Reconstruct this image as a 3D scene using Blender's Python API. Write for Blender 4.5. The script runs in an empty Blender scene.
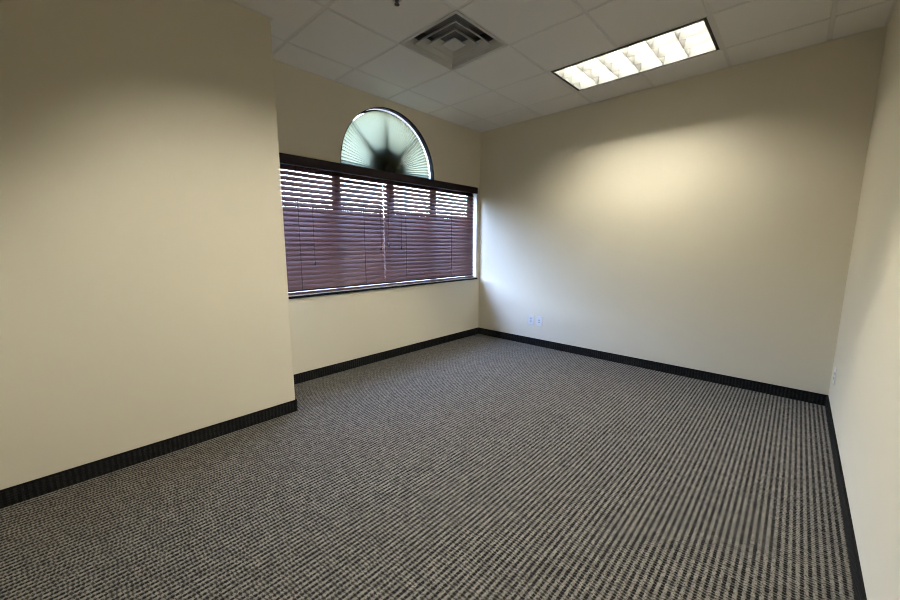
import bpy, bmesh, math, random
from mathutils import Vector, Matrix
random.seed(4)
PI = math.pi
C = bpy.context.scene.collection
S = bpy.context.scene

# ---------------------------------------------------------------- camera
cam = bpy.data.cameras.new('camera')
cam.sensor_width = 36; cam.lens = 368.7 / 900 * 36; cam.clip_start = .02
co = bpy.data.objects.new('camera', cam); C.objects.link(co)
yaw, pitch = .7539, .1483
fw = Vector((-math.sin(yaw)*math.cos(pitch), math.cos(yaw)*math.cos(pitch), -math.sin(pitch)))
rt = Vector((math.cos(yaw), math.sin(yaw), 0)); up = rt.cross(fw)
M = Matrix((rt, up, -fw)).transposed().to_4x4()
M.translation = Vector((3.5031, -4.3721, 1.3602))
co.matrix_world = M
S.camera = co

# ---------------------------------------------------------------- light
LAMP = 330.0
SKY = 17.0
w = bpy.data.worlds.new('sky'); S.world = w; w.use_nodes = True
nt = w.node_tree
sky = nt.nodes.new('ShaderNodeTexSky'); sky.sky_type = 'NISHITA'
sky.sun_disc = False; sky.sun_elevation = math.radians(42); sky.sun_rotation = math.radians(90)
sky.air_density = 1.0; sky.dust_density = 2.0
bg = nt.nodes['Background']; tint = nt.nodes.new('ShaderNodeMix'); tint.data_type = 'RGBA'; tint.blend_type = 'MULTIPLY'; tint.inputs[0].default_value = 1
tint.inputs[7].default_value = (1.0, .93, .98, 1)
nt.links.new(sky.outputs[0], tint.inputs[6]); nt.links.new(tint.outputs[2], bg.inputs[0]); bg.inputs[1].default_value = SKY
pl = bpy.data.lights.new('window_portal', 'AREA'); pl.shape = 'RECTANGLE'; pl.size = 3.0; pl.size_y = 2.1
pl.cycles.is_portal = True
po = bpy.data.objects.new('window_portal', pl); C.objects.link(po)
po.location = (-.2, -1.56, 1.87); po.rotation_euler = (0, -PI/2, 0)
# rotate so that the longer side runs along the wall
po.rotation_euler = Matrix(((0, 0, -1), (1, 0, 0), (0, -1, 0))).to_euler()

S.view_settings.view_transform = 'Standard'; S.view_settings.look = 'None'
S.view_settings.gamma = 1; S.view_settings.use_curve_mapping = False
S.view_settings.exposure = 0.28
S.cycles.use_denoising = True; S.cycles.filter_width = 1.1
S.cycles.max_bounces = 12; S.cycles.diffuse_bounces = 6; S.cycles.glossy_bounces = 5
S.cycles.transparent_max_bounces = 16; S.cycles.sample_clamp_indirect = 4

# ---------------------------------------------------------------- materials
class N:
    """small node-tree helper"""
    def __init__(s, name):
        s.m = bpy.data.materials.new(name); s.m.use_nodes = True
        s.t = s.m.node_tree; s.p = s.t.nodes['Principled BSDF']; s.o = s.t.nodes['Material Output']
    def n(s, typ, **k):
        x = s.t.nodes.new(typ)
        for a, b in k.items(): setattr(x, a, b)
        return x
    def l(s, a, b): s.t.links.new(a, b)
    def math(s, op, a, b=None, c=None):
        x = s.n('ShaderNodeMath', operation=op)
        for i, v in enumerate((a, b, c)):
            if v is None: continue
            if isinstance(v, (int, float)): x.inputs[i].default_value = v
            else: s.l(v, x.inputs[i])
        return x.outputs[0]
    def mix(s, f, a, b):
        x = s.n('ShaderNodeMix', data_type='RGBA')
        if isinstance(f, (int, float)): x.inputs[0].default_value = f
        else: s.l(f, x.inputs[0])
        for i, v in ((6, a), (7, b)):
            if isinstance(v, tuple): x.inputs[i].default_value = (*v, 1)
            else: s.l(v, x.inputs[i])
        return x.outputs[2]
    def noise(s, scale, vec=None, detail=3, rough=.55):
        x = s.n('ShaderNodeTexNoise'); x.inputs['Scale'].default_value = scale
        x.inputs['Detail'].default_value = detail; x.inputs['Roughness'].default_value = rough
        if vec is not None: s.l(vec, x.inputs['Vector'])
        return x.outputs[0]
    def pos(s):
        return s.n('ShaderNodeNewGeometry').outputs['Position']
    def bump(s, h, strength, dist):
        b = s.n('ShaderNodeBump'); b.inputs['Strength'].default_value = strength
        b.inputs['Distance'].default_value = dist
        s.l(h, b.inputs['Height']); s.l(b.outputs[0], s.p.inputs['Normal'])
    def set(s, **k):
        for a, b in k.items():
            i = s.p.inputs[a.replace('_', ' ')]
            i.default_value = (*b, 1) if isinstance(b, tuple) else b

def plain(name, col, rough=.5, metal=0., var=.06, scale=30, spec=.5):
    a = N(name); a.set(Roughness=rough, Metallic=metal); a.p.inputs['Specular IOR Level'].default_value = spec
    f = a.noise(scale, a.pos())
    a.l(a.mix(f, tuple(c*(1-var) for c in col), tuple(min(1, c*(1+var)) for c in col)), a.p.inputs['Base Color'])
    return a.m

def paint_mat():
    a = N('cream_wall_paint'); a.set(Roughness=.62); a.p.inputs['Specular IOR Level'].default_value = .3
    p = a.pos()
    f = a.noise(1.3, p, 2)
    a.l(a.mix(f, (.74, .68, .535), (.77, .71, .565)), a.p.inputs['Base Color'])
    a.bump(a.noise(170, p, 4), .12, .002)
    return a.m

def carpet(name, lightc, darkc, vertical=False):
    a = N(name); a.set(Roughness=.95); a.p.inputs['Specular IOR Level'].default_value = .15
    a.p.inputs['Sheen Weight'].default_value = .34 if not vertical else 0
    a.p.inputs['Sheen Roughness'].default_value = .4
    p = a.pos(); sp = a.n('ShaderNodeSeparateXYZ'); a.l(p, sp.inputs[0])
    warp = a.math('MULTIPLY', a.math('SUBTRACT', a.noise(75, p, 3, .65), .5), .014)
    if vertical:   # cove strip: ribs stand upright along the run of the wall
        u0 = a.math('ADD', sp.outputs[0], sp.outputs[1]); v0 = sp.outputs[2]
    else:
        u0 = sp.outputs[0]; v0 = sp.outputs[1]
    u = a.math('DIVIDE', a.math('ADD', u0, warp), .0256)
    iu = a.math('FLOOR', u); fu = a.math('FRACT', u)
    wn = a.n('ShaderNodeTexWhiteNoise', noise_dimensions='1D'); a.l(iu, wn.inputs['W'])
    v = a.math('ADD', a.math('DIVIDE', a.math('ADD', v0, warp), .0150), a.math('MULTIPLY', wn.outputs[0], 7.0))
    iv = a.math('FLOOR', v); fv = a.math('FRACT', v)
    cx = a.n('ShaderNodeCombineXYZ'); a.l(iu, cx.inputs[0]); a.l(iv, cx.inputs[1])
    w2 = a.n('ShaderNodeTexWhiteNoise', noise_dimensions='2D'); a.l(cx.outputs[0], w2.inputs['Vector'])
    r = w2.outputs[0]
    def band(x, c, hw, soft):   # 1 inside |x-c|<hw, soft edge
        d = a.math('ABSOLUTE', a.math('SUBTRACT', x, c))
        m = a.n('ShaderNodeMapRange', interpolation_type='SMOOTHSTEP')
        a.l(d, m.inputs[0]); m.inputs[1].default_value = hw+soft; m.inputs[2].default_value = hw-soft
        return m.outputs[0]
    brk = a.math('MULTIPLY', band(fv, .0, .10, .16), .6); brk2 = a.math('MULTIPLY', band(fv, 1., .10, .16), .6)
    g1 = a.math('MULTIPLY', band(fu, .5, .26, .13), a.math('SUBTRACT', a.math('SUBTRACT', a.math('ADD', a.math('MULTIPLY', r, .4), .85), brk), brk2))
    g2 = a.math('MULTIPLY', band(fv, .5, .16, .18), a.math('ADD', a.math('MULTIPLY', a.math('LESS_THAN', r, .6), .68), .2))
    g = a.math('MAXIMUM', g1, g2)
    yarn = a.noise(300, p, 3, .8)
    lc = a.mix(yarn, tuple(c*.35 for c in lightc), tuple(c*1.65 for c in lightc))
    r2 = a.math('FRACT', a.math('MULTIPLY', r, 17.3))
    lv = a.n('ShaderNodeHueSaturation'); a.l(lc, lv.inputs['Color']); a.l(a.math('ADD', a.math('MULTIPLY', r2, .7), .62), lv.inputs['Value'])
    a.l(a.mix(g, lv.outputs[0], darkc), a.p.inputs['Base Color'])
    if not vertical: a.l(a.math('MULTIPLY', a.math('SUBTRACT', 1., g), .38), a.p.inputs['Sheen Weight'])
    h = a.math('ADD', a.math('SUBTRACT', 1., g), a.math('MULTIPLY', yarn, .5))
    a.bump(h, .7, .004)
    return a.m

def tile_mat():
    a = N('mineral_fibre_tile'); a.set(Roughness=.9); a.p.inputs['Specular IOR Level'].default_value = .1
    p = a.pos()
    a.l(a.mix(a.noise(2.2, p, 2), (.86, .845, .81), (.90, .885, .85)), a.p.inputs['Base Color'])
    a.bump(a.noise(260, p, 4, .7), .25, .002)
    return a.m

def slat_mat():
    a = N('dark_mahogany_slat'); a.set(Roughness=.42); a.p.inputs['Specular IOR Level'].default_value = .55
    p = a.pos(); mp = a.n('ShaderNodeMapping'); mp.inputs['Scale'].default_value = (60, 2.5, 60); a.l(p, mp.inputs[0])
    f = a.noise(1, mp.outputs[0], 4)
    a.l(a.mix(f, (.070, .028, .026), (.11, .048, .044)), a.p.inputs['Base Color'])
    return a.m

def fan_mat():
    a = N('pleated_cream_fabric')
    d = a.n('ShaderNodeBsdfDiffuse'); t = a.n('ShaderNodeBsdfTranslucent'); m = a.n('ShaderNodeMixShader')
    p = a.pos(); c = a.mix(a.noise(90, p, 3), (.135, .140, .088), (.165, .170, .108))
    a.l(c, d.inputs[0]); a.l(c, t.inputs[0]); m.inputs[0].default_value = .5
    a.l(d.outputs[0], m.inputs[1]); a.l(t.outputs[0], m.inputs[2]); a.l(m.outputs[0], a.o.inputs[0])
    return a.m

def glass_mat():
    a = N('window_glass')
    t = a.n('ShaderNodeBsdfTransparent'); t.inputs[0].default_value = (.82, .82, .82, 1)
    g = a.n('ShaderNodeBsdfGlossy'); g.inputs['Roughness'].default_value = .02
    f = a.n('ShaderNodeFresnel'); f.inputs[0].default_value = 1.45; m = a.n('ShaderNodeMixShader')
    geo = a.n('ShaderNodeNewGeometry')
    k = a.math('MULTIPLY', f.outputs[0], a.math('SUBTRACT', 1., geo.outputs['Backfacing']))
    a.l(k, m.inputs[0]); a.l(t.outputs[0], m.inputs[1]); a.l(g.outputs[0], m.inputs[2]); a.l(m.outputs[0], a.o.inputs[0])
    return a.m

def tube_mat(name='fluorescent_tube', k=1.):
    a = N(name); a.set(Base_Color=(.9, .9, .88))
    a.p.inputs['Emission Color'].default_value = (1, .955, .83, 1); a.p.inputs['Emission Strength'].default_value = LAMP*k
    return a.m

MAT = dict(
    paint=paint_mat(), carpet=carpet('loop_pile_carpet', (.165, .151, .127), (.004, .003, .003)),
    cove=carpet('dark_carpet_cove', (.018, .017, .017), (.003, .004, .004), True),
    binding=plain('black_binding', (.006, .005, .005), .9, spec=.1),
    tile=tile_mat(), grid=plain('white_grid_metal', (.78, .765, .735), .5, var=.02),
    slat=slat_mat(), valance=plain('dark_mahogany_valance', (.012, .006, .009), .45, spec=.25),
    cord=plain('dark_brown_cord', (.03, .015, .012), .8), tassel=plain('dark_wooden_tassel', (.02, .009, .008), .35),
    bronze=plain('black_bronze_frame', (.006, .006, .007), .7, spec=.15),
    fan=fan_mat(), hub=plain('dark_fan_hub', (.02, .018, .015), .6), glass=glass_mat(),
    jamb=plain('white_jamb_paint', (.72, .70, .66), .5, var=.03), sillm=plain('pale_sill_laminate', (.62, .60, .60), .35),
    alu=plain('satin_grey_louver', (.115, .115, .108), .4, 0., .02), white=plain('white_enamel', (.78, .77, .73), .4, var=.02),
    tube=tube_mat(k=.46), tube_boost=tube_mat('boosted_fluorescent_tube', 1.25), black=plain('black_slot', (.008, .008, .008), .6), duct=plain('grey_duct', (.2, .2, .2), .8),  # second fixture's tubes boosted over the first's, as fill for walls and ceiling
    vent=plain('off_white_vent_enamel', (.55, .54, .51), .45, var=.03),
    plate=plain('white_plastic_plate', (.80, .80, .80), .3, var=.02), recept=plain('pale_grey_socket', (.60, .60, .62), .35),
    brass=plain('dark_bronze_sprinkler', (.05, .045, .04), .4, .6), ground=plain('grey_paving', (.16, .16, .16), .9, scale=3),
    mason=plain('dark_masonry', (.045, .040, .042), .9, scale=8),
)

# ---------------------------------------------------------------- mesh helpers
def BM(): return bmesh.new()
def box(bm, x0, x1, y0, y1, z0, z1):
    v = [bm.verts.new((x, y, z)) for x in (x0, x1) for y in (y0, y1) for z in (z0, z1)]
    for f in ((0, 1, 3, 2), (4, 6, 7, 5), (0, 4, 5, 1), (2, 3, 7, 6), (0, 2, 6, 4), (1, 5, 7, 3)):
        bm.faces.new([v[i] for i in f])
def prism(bm, prof, fn, a, b):
    """closed profile of 2D points swept from a to b; fn(p, t) -> 3D"""
    A = [bm.verts.new(fn(p, a)) for p in prof]; B = [bm.verts.new(fn(p, b)) for p in prof]; n = len(prof)
    for i in range(n): bm.faces.new((A[i], A[(i+1) % n], B[(i+1) % n], B[i]))
    bm.faces.new(A[::-1]); bm.faces.new(B)
def lathe(bm, prof, c, axis='z', seg=24):
    rings = []
    for r, h in prof:
        ring = []
        for k in range(seg):
            t = 2*PI*k/seg; q = (r*math.cos(t), r*math.sin(t), h)
            if axis == 'x': q = (q[2], q[0], q[1])
            if axis == 'y': q = (q[0], q[2], q[1])
            ring.append(bm.verts.new((c[0]+q[0], c[1]+q[1], c[2]+q[2])))
        rings.append(ring)
    for a, b in zip(rings, rings[1:]):
        for k in range(seg): bm.faces.new((a[k], a[(k+1) % seg], b[(k+1) % seg], b[k]))
    bm.faces.new(rings[0][::-1]); bm.faces.new(rings[-1])
def obj(name, bm, m, parent=None, bevel=0, smooth=False, kind=None):
    bmesh.ops.recalc_face_normals(bm, faces=bm.faces)
    me = bpy.data.meshes.new(name); bm.to_mesh(me); bm.free(); me.materials.append(MAT[m])
    if smooth:
        for p in me.polygons: p.use_smooth = True
    o = bpy.data.objects.new(name, me); C.objects.link(o)
    if parent: o.parent = parent
    if bevel:
        b = o.modifiers.new('bevel', 'BEVEL'); b.width = bevel; b.segments = 2; b.limit_method = 'ANGLE'
    if kind: o['kind'] = kind
    return o
def struct(name, bm, m, parent=None, **k): return obj(name, bm, m, parent, kind='structure' if parent is None else None, **k)
def boxo(name, m, *a, parent=None, **k):
    bm = BM(); box(bm, *a); return obj(name, bm, m, parent, **k)
def thing(name, label, cat, loc, group=None):
    o = bpy.data.objects.new(name, None); C.objects.link(o); o.location = loc; o.empty_display_size = .05
    o['label'] = label; o['category'] = cat
    if group: o['group'] = group
    return o

# ---------------------------------------------------------------- dimensions
W, H = 3.808, 2.953
BX, BY = .597, -3.141           # the wall that stands forward on the left
YB = -6.1                       # rear of the room, behind the camera
P = .628; GX, GY = .370, -.423  # ceiling grid pitch and origin
TH = .14                        # outer wall depth
WY0, WY1, WZ0, WZ1 = -3.05, -.067, .872, 2.125      # blind-covered opening
AC, AZ, AR, AB = -1.606, 2.205, .665, 2.155        # arch: centre, spring height, radius, bottom

# ---------------------------------------------------------------- structure
bm = BM(); box(bm, -TH, W+.12, YB-.12, .12, -.12, 0); struct('floor', bm, 'carpet')
bm = BM(); box(bm, -TH, W+.12, 0, .12, 0, 3.3); struct('wall_back', bm, 'paint')
bm = BM(); box(bm, W, W+.12, YB, 0, 0, 3.3); struct('wall_right', bm, 'paint')
bm = BM(); box(bm, -TH, W+.12, YB-.12, YB, 0, 3.3); struct('wall_front', bm, 'paint')
bm = BM(); box(bm, .0, BX, YB, BY, 0, 3.3); struct('wall_left_near', bm, 'paint', bevel=.004)
bm = BM(); box(bm, -TH, W+.12, YB-.12, .12, 3.3, 3.4); struct('roof_slab', bm, 'mason')

# window wall with a rectangular and an arched opening
def arc(n=48):
    return [(AC-AR*math.cos(PI*k/n), AZ+AR*math.sin(PI*k/n)) for k in range(n+1)]
bm = BM()
def slab(y0, y1, za0, zb0, z1):    # column with a sloping underside
    prism(bm, [(y0, za0), (y1, zb0), (y1, z1), (y0, z1)], lambda p, t: (t, p[0], p[1]), -TH, 0)
box(bm, -TH, 0, YB, 0, 0, WZ0); box(bm, -TH, 0, YB, WY0, WZ0, 3.3); box(bm, -TH, 0, WY1, 0, WZ0, 3.3)
box(bm, -TH, 0, WY0, WY1, WZ1, AB); box(bm, -TH, 0, WY0, AC-AR, AB, 3.3); box(bm, -TH, 0, AC+AR, WY1, AB, 3.3)
A = arc()
for (a, b), (c, d) in zip(A, A[1:]): slab(a, c, b, d, 3.3)
struct('wall_left', bm, 'paint')

# ceiling: tegular tiles in a metal grid; cells taken by the two light fixtures and the vent stay open
LIGHTS = [(2, -1), (2, -5)]                      # left cell of each 2x1 fixture (ix, iy)
VENT = (1, -3)
taken = {VENT} | {(i+d, j) for i, j in LIGHTS for d in (0, 1)}
bm = BM(); g = .013
for i in range(-1, 6):
    for j in range(-10, 1):
        if (i, j) in taken: continue
        x0, x1 = GX+i*P+g, GX+(i+1)*P-g; y0, y1 = GY+j*P+g, GY+(j+1)*P-g
        x0 = max(x0, .015 if y1 > BY+.02 else BX-.1); x1 = min(x1, W-.015); y1 = min(y1, -.015); y0 = max(y0, YB+.01)
        if x1-x0 < .02 or y1-y0 < .02: continue
        box(bm, x0, x1, y0, y1, H, H+.018)
struct('ceiling', bm, 'tile', bevel=.004)
bm = BM(); bw = .0165; zt = H+.004
for i in range(-1, 7):
    x = GX+i*P
    if 0 < x < W:
        ys = [(YB, 0)]
        for (a, b) in LIGHTS:
            if i == a+1:
                lo, hi = GY+b*P, GY+(b+1)*P
                ys = [q for y0, y1 in ys for q in ((y0, min(y1, lo)), (max(y0, hi), y1)) if q[1] > q[0]]
        for y0, y1 in ys: box(bm, x-bw, x+bw, y0, y1, zt, H+.03)
for j in range(-9, 2):
    y = GY+j*P
    if YB < y < 0: box(bm, 0, W, y-bw, y+bw, zt+.0004, H+.0296)
struct('trim_1', bm, 'grid')
bm = BM(); a = .018
box(bm, 0, W, -a, 0, H-.001, H+.02); box(bm, W-a, W, YB, -a, H-.001, H+.02); box(bm, 0, a, BY, -a, H-.001, H+.02)
box(bm, 0, BX, BY, BY+a, H-.001, H+.02); box(bm, BX, BX+a, YB, BY+a, H-.001, H+.02)
struct('trim_2', bm, 'grid')

# carpet cove strips with a black bound top edge
bh, bt = .098, .009
def cove(name, x0, x1, y0, y1):
    bm = BM(); box(bm, x0, x1, y0, y1, 0, bh-.008); o = struct(name, bm, 'cove')
    bm = BM(); e = .001; box(bm, x0-e*(x0 > 0), x1+e, y0-e, y1+e*(y1 < 0), bh-.008, bh); obj('bound_edge', bm, 'binding', o)
cove('baseboard_left', 0, bt, BY, -bt)
cove('baseboard_back', 0, W, -bt, 0)
cove('baseboard_right', W-bt, W, YB, -bt)
cove('baseboard_left_near', BX, BX+bt, YB, BY+bt)
cove('baseboard_return', bt, BX, BY, BY+bt)

# ---------------------------------------------------------------- window below: frames, mullions, glass
def win_frame():
    o = thing('x', '', '', (0, 0, 0)); return o
bm = BM(); fx0, fx1 = -.135, -.085
box(bm, fx0, fx1, WY0, WY1, WZ0, WZ0+.05); box(bm, fx0, fx1, WY0, WY1, WZ1-.05, WZ1)
box(bm, fx0, fx1, WY0, WY0+.07, WZ0, WZ1); box(bm, fx0, fx1, WY1-.07, WY1, WZ0, WZ1)
for y in (-2.27, -1.565, -.86): box(bm, fx0, fx1, y-.04, y+.04, WZ0, WZ1)
w1 = struct('window_1', bm, 'bronze')
ed = [WY0+.07, -2.31, -2.23, -1.605, -1.525, -.90, -.82, WY1-.07]
for k in range(0, 8, 2):
    boxo('pane', 'glass', -.111, -.109, ed[k], ed[k+1], WZ0+.05, WZ1-.05, parent=w1)
# white-painted reveal sides
bm = BM(); box(bm, -.085, -.001, WY1-.003, WY1, WZ0+.01, WZ1); struct('trim_3', bm, 'jamb')
bm = BM(); box(bm, -.085, -.001, WY0, WY0+.003, WZ0+.01, WZ1); struct('trim_4', bm, 'jamb')
# sill board and a black strip along its front
bm = BM(); box(bm, -.085, .008, WY0, WY1, WZ0-.002, WZ0+.008); sl = struct('trim_5', bm, 'sillm')
bm = BM(); box(bm, .0005, .016, WY0, WY1+.012, WZ0-.022, WZ0+.001); obj('front_strip', bm, 'bronze', sl, bevel=.002)

# ---------------------------------------------------------------- arched window
def ring(bm, r0, r1, x0, x1, n=64, base=AB):
    def pts(r): return [(AC-r, base)] + [(AC-r*math.cos(PI*k/n), AZ+r*math.sin(PI*k/n)) for k in range(n+1)] + [(AC+r, base)]
    a, b = pts(r0), pts(r1)
    for k in range(len(a)-1):
        q = [a[k], a[k+1], b[k+1], b[k]]
        prism(bm, q, lambda p, t: (t, p[0], p[1]), x0, x1)
bm = BM(); ring(bm, AR-.02, AR, -.138, -.115)
box(bm, -.138, -.115, AC-AR, AC+AR, AB, AB+.085)
hub = [(AC-.28*math.cos(PI*k/24), AZ+.26*math.sin(PI*k/24)) for k in range(25)]
prism(bm, [(AC-.28, AB+.04)]+hub+[(AC+.28, AB+.04)], lambda p, t: (t, p[0], p[1]), -.138, -.116)  # solid panel added behind the shade to darken the core of its fabric
for k in range(1, 4):        # sunburst bars, widened towards the centre to shade the fabric
    t = PI*k/4
    u = (-math.cos(t), math.sin(t)); n = (u[1], -u[0]); hw = .014
    q = [(AC+u[0]*r+n[0]*s, AZ+u[1]*r+n[1]*s) for r, s in ((.0, -.05), (AR-.02, -.009), (AR-.02, .009), (.0, .05))]
    prism(bm, q, lambda p, t: (t, p[0], p[1]), -.134, -.118)
w2 = struct('window_2', bm, 'bronze')
bm = BM(); pr = [(AC-AR+.03, AB+.02)]+[(AC-(AR-.018)*math.cos(PI*k/40), AZ+(AR-.018)*math.sin(PI*k/40)) for k in range(41)]+[(AC+AR-.03, AB+.02)]
prism(bm, pr, lambda p, t: (t, p[0], p[1]), -.128, -.126); obj('pane', bm, 'glass', w2)
bm = BM(); ring(bm, AR-.006, AR+.001, -.056, .002); struct('trim_6', bm, 'bronze')      # black liner of the arch
bm = BM(); ring(bm, AR-.003, AR, -.115, -.056); struct('trim_7', bm, 'jamb')

# pleated sunburst shade
fan = thing('arched_window_shade', 'pale green pleated fan shade with a dark hub in the arched window above the blinds', 'window shade', (-.068, AC, AZ))
def fan_mesh():
    bm = BM(); n = 56; FR = .642; depth = .020
    radii = [.03, .05, .08, .12, .17, .23, .31, .41, .51, FR]
    rows = []
    for r in radii:
        row = []
        for k in range(2*n+1):
            t = -.05+(PI+.10)*k/(2*n); d = depth/2*(1 if k % 2 else -1)
            row.append(bm.verts.new((d, -r*math.cos(t), r*math.sin(t))))
        rows.append(row)
    for a, b in zip(rows, rows[1:]):
        for k in range(2*n): bm.faces.new((a[k], a[k+1], b[k+1], b[k]))
    return bm
obj('pleated_fabric', fan_mesh(), 'fan', fan)
bm = BM(); pr = [(.07*math.cos(PI*k/16), .07*math.sin(PI*k/16)) for k in range(17)]
prism(bm, pr, lambda p, t: (t, p[0], p[1]), -.014, .014); obj('hub', bm, 'hub', fan)

# ---------------------------------------------------------------- blinds
SX = -.038; PITCH = .0466; ZT = 2.103; NS = 25; SW = .0565; TILT = math.radians(57)
Z0 = ZT-.012
def slat_bm(y0, y1):
    bm = BM(); n = 6; top = []; bot = []
    for k in range(n+1):
        s = (k/n-.5)*SW; c = .0022*(1-(2*k/n-1)**2); th = .0028
        # inner edge low, outer edge high
        for lst, off in ((top, c+th/2), (bot, c-th/2)):
            x = s*math.cos(TILT)+off*math.sin(TILT); z = -s*math.sin(TILT)+off*math.cos(TILT)
            lst.append((x, z))
    prism(bm, top+bot[::-1], lambda p, t: (p[0], t, p[1]), y0, y1)
    return bm
def cord_bm(x, y, z0, z1, r):
    bm = BM(); lathe(bm, [(r, z0), (r, z1)], (x, y, 0), seg=8); return bm
def blind(label, y0, y1, ladders, cords):
    t = thing('window_blind', label, 'window blind', (SX, (y0+y1)/2, WZ0+.01), 'dark wooden window blinds')
    oy, oz = (y0+y1)/2, WZ0+.01
    h = (y1-y0)/2
    first = None
    for k in range(NS):
        z = Z0-PITCH*(k+.5)-oz
        if first is None:
            first = obj('slat', slat_bm(-h, h), 'slat', t, smooth=False); o = first
        else:
            o = first.copy(); C.objects.link(o); o.parent = t
        o.location = (0, 0, z); o.rotation_euler = (0, random.uniform(-.02, .02), 0)
    zb = Z0-PITCH*NS-oz
    bm = BM(); box(bm, -.028, .024, -h, h, .004, .024); obj('bottom_rail', bm, 'slat', t, bevel=.003)
    bm = BM(); box(bm, -.028, .016, -h, h, ZT-oz-.002, WZ1-oz-.002); obj('headrail', bm, 'valance', t)
    for y in ladders:
        bm = BM()
        for x in (-.024, .026): lathe(bm, [(.0026, .02), (.0026, ZT-oz)], (x, y-oy, 0), seg=6)
        obj('ladder_cord', bm, 'cord', t)
    for y, z in cords:
        x = .034
        c = obj('pull_cord', cord_bm(x, y-oy, z-oz+.03, ZT-oz+.01, .0018), 'cord', t)
        bm = BM(); lathe(bm, [(.003, .05), (.007, .03), (.011, .006), (.010, .0), (.004, -.002)], (x, y-oy, z-oz), seg=12)
        obj('tassel', bm, 'tassel', c, smooth=True)
    return t
blind('dark brown wooden blind, the left one, part-hidden by the near wall', WY0+.03, -1.727, (-2.74, -2.005), ((-1.79, 1.30), (-2.60, 1.16)))
blind('dark brown wooden blind, the right one, next to the room corner', -1.7235, -.112, (-1.41, -.60), ((-1.68, 1.34), (-1.49, 1.31)))
bm = BM(); box(bm, .004, .022, WY0+.01, -.073, 2.094, 2.180); box(bm, -.03, .004, -.085, -.073, 2.094, 2.120)
v = obj('blind_valance', bm, 'valance', bevel=.004)
v['label'] = 'long near-black wooden valance board across the top of both blinds'; v['category'] = 'valance'

# ---------------------------------------------------------------- recessed louvered light fixtures
def troffer(ix, iy, label, tube='tube'):
    x0, y0 = GX+ix*P, GY+iy*P; LX, LY = 2*P, P; cx, cy = x0+LX/2, y0+LY/2
    t = thing('ceiling_light', label, 'ceiling light', (cx, cy, H), 'recessed louvered ceiling lights')
    ex, ey = LX/2-.0165, LY/2-.0165; hx, hy = ex-.008, ey-.003; top = .125
    bm = BM()      # sheet-metal housing, open below
    box(bm, -hx, hx, -hy, hy, top, top+.004)
    box(bm, -hx, -hx+.003, -hy, hy, .0, top); box(bm, hx-.003, hx, -hy, hy, .0, top)
    box(bm, -hx, hx, -hy, -hy+.003, .0, top); box(bm, -hx, hx, hy-.003, hy, .0, top)
    for a in ((-ex, -hx, -ey, ey), (hx, ex, -ey, ey), (-hx, hx, -ey, -hy), (-hx, hx, hy, ey)): box(bm, *a, .001, .012)
    obj('housing', bm, 'white', t)
    bm = BM(); s = .020   # black slot round the louver
    for a in ((-hx, -hx+s, -hy, hy), (hx-s, hx, -hy, hy), (-hx+s, hx-s, -hy, -hy+s*1.5), (-hx+s, hx-s, hy-s*.5, hy)): box(bm, *a, -.002, .03)
    obj('air_slot', bm, 'black', t)
    # louver: curved blades, six cells long, three wide
    ix_, iy_ = hx-s, hy-s; bd = .085; oy = s/2
    def blade(m, k=6):   # half widths narrow downwards along a parabola
        L = [(-(m*(j/k)**1.6+.0015), j/k*bd) for j in range(k+1)]
        return L + [(-a, b) for a, b in L[::-1]]
    bm = BM()
    for c in range(1, 6):
        x = -ix_+2*ix_*c/6; prism(bm, blade(.016), lambda p, q: (x+p[0], q, p[1]+.001), oy-iy_, oy+iy_)
    for c in range(1, 3):
        y = oy-iy_+2*iy_*c/3; prism(bm, blade(.026), lambda p, q: (q, y+p[0], p[1]), -ix_, ix_)
    for sg in (-1, 1):   # curved reflectors along the edges
        hb = [(0, 0)]+[(.002+.026*(j/6)**1.6, j/6*bd) for j in range(7)]+[(0, bd)]
        prism(bm, hb, lambda p, q: (q, oy+sg*(iy_-p[0]), p[1]), -ix_, ix_)
        hb = [(0, 0)]+[(.002+.016*(j/6)**1.6, j/6*bd) for j in range(7)]+[(0, bd)]
        prism(bm, hb, lambda p, q: (sg*(ix_-p[0]), q, p[1]), oy-iy_, oy+iy_)
    obj('louver', bm, 'alu', t)
    for c in range(3):
        y = oy-iy_+2*iy_*(c+.5)/3
        bm = BM(); lathe(bm, [(.013, -ix_+.02), (.013, ix_-.02)], (0, y, .102), 'x', 8); obj('lamp_tube', bm, tube, t, smooth=True)
    return t
troffer(*LIGHTS[0], 'lit rectangular louvered ceiling light near the back wall')
troffer(*LIGHTS[1], 'lit rectangular louvered ceiling light nearest the camera, above the room middle', 'tube_boost')

# ---------------------------------------------------------------- square air diffuser
vx, vy = GX+(VENT[0]+.5)*P, GY+(VENT[1]+.5)*P
vent = thing('ceiling_vent', 'square white ceiling vent of nested flared rings, set in the tile grid', 'vent', (vx, vy, H))
def sq_strip(bm, pts):      # pts: (half size, z) loop of a closed profile swept round a square
    loops = []
    for hs, z in pts: loops.append([bm.verts.new((sx*hs, sy*hs, z)) for sx, sy in ((-1, -1), (1, -1), (1, 1), (-1, 1))])
    n = len(loops)
    for i in range(n):
        a, b = loops[i], loops[(i+1) % n]
        for k in range(4): bm.faces.new((a[k], a[(k+1) % 4], b[(k+1) % 4], b[k]))
bm = BM(); hv = P/2-.004
sq_strip(bm, [(hv, -.001), (hv, .004), (.290, .004), (.246, .058), (.243, .056), (.286, -.001)]); obj('face_frame', bm, 'vent', vent)
for r0, r1 in ((.226, .168), (.148, .096)):
    bm = BM(); sq_strip(bm, [(r0, -.004), (r0-.002, .001), (r1, .052), (r1-.003, .050), (r0-.008, -.004)]); obj('flared_ring', bm, 'vent', vent)
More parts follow.
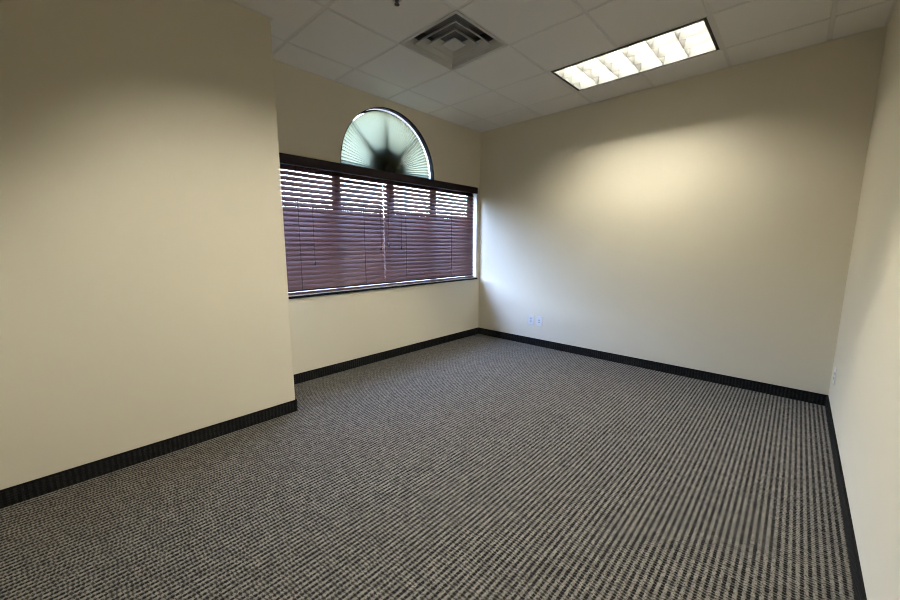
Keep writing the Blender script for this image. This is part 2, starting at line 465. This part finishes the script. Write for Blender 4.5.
bm = BM(); box(bm, -.072, .072, -.072, .072, -.004, -.001); sq_strip(bm, [(.072, -.004), (.072, -.001), (.035, .03), (.033, .028)]); obj('centre_plate', bm, 'vent', vent)
bm = BM(); box(bm, -.28, .28, -.28, .28, .16, .165)
for a in ((-.283, -.28, -.28, .28), (.28, .283, -.28, .28), (-.28, .28, -.283, -.28), (-.28, .28, .28, .283)): box(bm, *a, .02, .165)
obj('duct_box', bm, 'duct', vent)

# ---------------------------------------------------------------- sprinkler
sp = thing('fire_sprinkler', 'small dark sprinkler head hanging from a ceiling tile near the vent', 'sprinkler', (1.425, -2.665, H))
bm = BM(); lathe(bm, [(.036, -.001), (.038, -.004), (.030, -.008), (.016, -.010)], (0, 0, 0)); obj('escutcheon', bm, 'vent', sp, smooth=True)
bm = BM(); lathe(bm, [(.013, -.002), (.013, -.020), (.010, -.026)], (0, 0, 0), seg=12)
for s in (-1, 1): box(bm, s*.012-.002, s*.012+.002, -.003, .003, -.034, -.012)
box(bm, -.014, .014, -.003, .003, -.037, -.033); obj('body', bm, 'brass', sp)
bm = BM(); lathe(bm, [(.004, -.036), (.017, -.039), (.017, -.042), (.003, -.043)], (0, 0, 0), seg=16); obj('deflector', bm, 'brass', sp)

# ---------------------------------------------------------------- wall plates
def plate(label, loc, rz, kind, group=None):
    t = thing('wall_outlet', label, 'outlet', loc, group); t.rotation_euler = (0, 0, rz)   # local -y faces the room
    bm = BM(); box(bm, -.042, .042, -.006, 0, -.066, .066); obj('cover_plate', bm, 'plate', t, bevel=.002)
    if kind == 'duplex':
        for z in (-.0195, .0195):
            bm = BM(); pr = [(.0165*math.cos(a)*1.0, max(-.0135, min(.0135, .0175*math.sin(a)))) for a in [2*PI*k/24 for k in range(24)]]
            prism(bm, pr, lambda p, q: (p[0], q, z+p[1]), -.0078, -.005); r = obj('receptacle', bm, 'recept', t)
            bm = BM(); box(bm, -.0075, -.0050, -.0084, -.0070, z-.002, z+.007); box(bm, .0050, .0075, -.0084, -.0070, z-.002, z+.007)
            box(bm, -.002, .002, -.0084, -.0070, z-.010, z-.006); obj('slot', bm, 'black', r)
        bm = BM(); lathe(bm, [(.003, 0), (.003, .0012)], (0, -.0078, 0), 'y', 12); obj('screw', bm, 'recept', t)
    else:
        for z in (-.014, .014):
            bm = BM(); box(bm, -.010, .010, -.008, -.005, z-.010, z+.010); r = obj('jack', bm, 'recept', t)
            bm = BM(); box(bm, -.006, .006, -.0086, -.0078, z-.005, z+.005); obj('port', bm, 'black', r)
        for z in (-.045, .045):
            bm = BM(); lathe(bm, [(.003, 0), (.003, .0012)], (0, -.0074, z), 'y', 12); obj('screw', bm, 'recept', t)
    return t
plate('white duplex outlet low on the back wall, nearer the window corner', (.922, 0, .347), 0, 'duplex')
plate('white jack plate low on the back wall, right of its twin', (1.048, 0, .345), 0, 'jack')
plate('white outlet plate low on the right wall by the far corner', (W, -.29, .345), -PI/2, 'duplex')

# ---------------------------------------------------------------- outside
bm = BM(); box(bm, -40, -TH, -30, 30, -.3, -.1); struct('ground', bm, 'ground')
bm = BM(); box(bm, -8.4, -8, -25, 25, -.1, 2.38); struct('added_wall_outside', bm, 'mason')  # dark mass added outside so the lower blind gaps look dark
for o in [o for o in C.objects if o.name == 'x']: bpy.data.objects.remove(o)
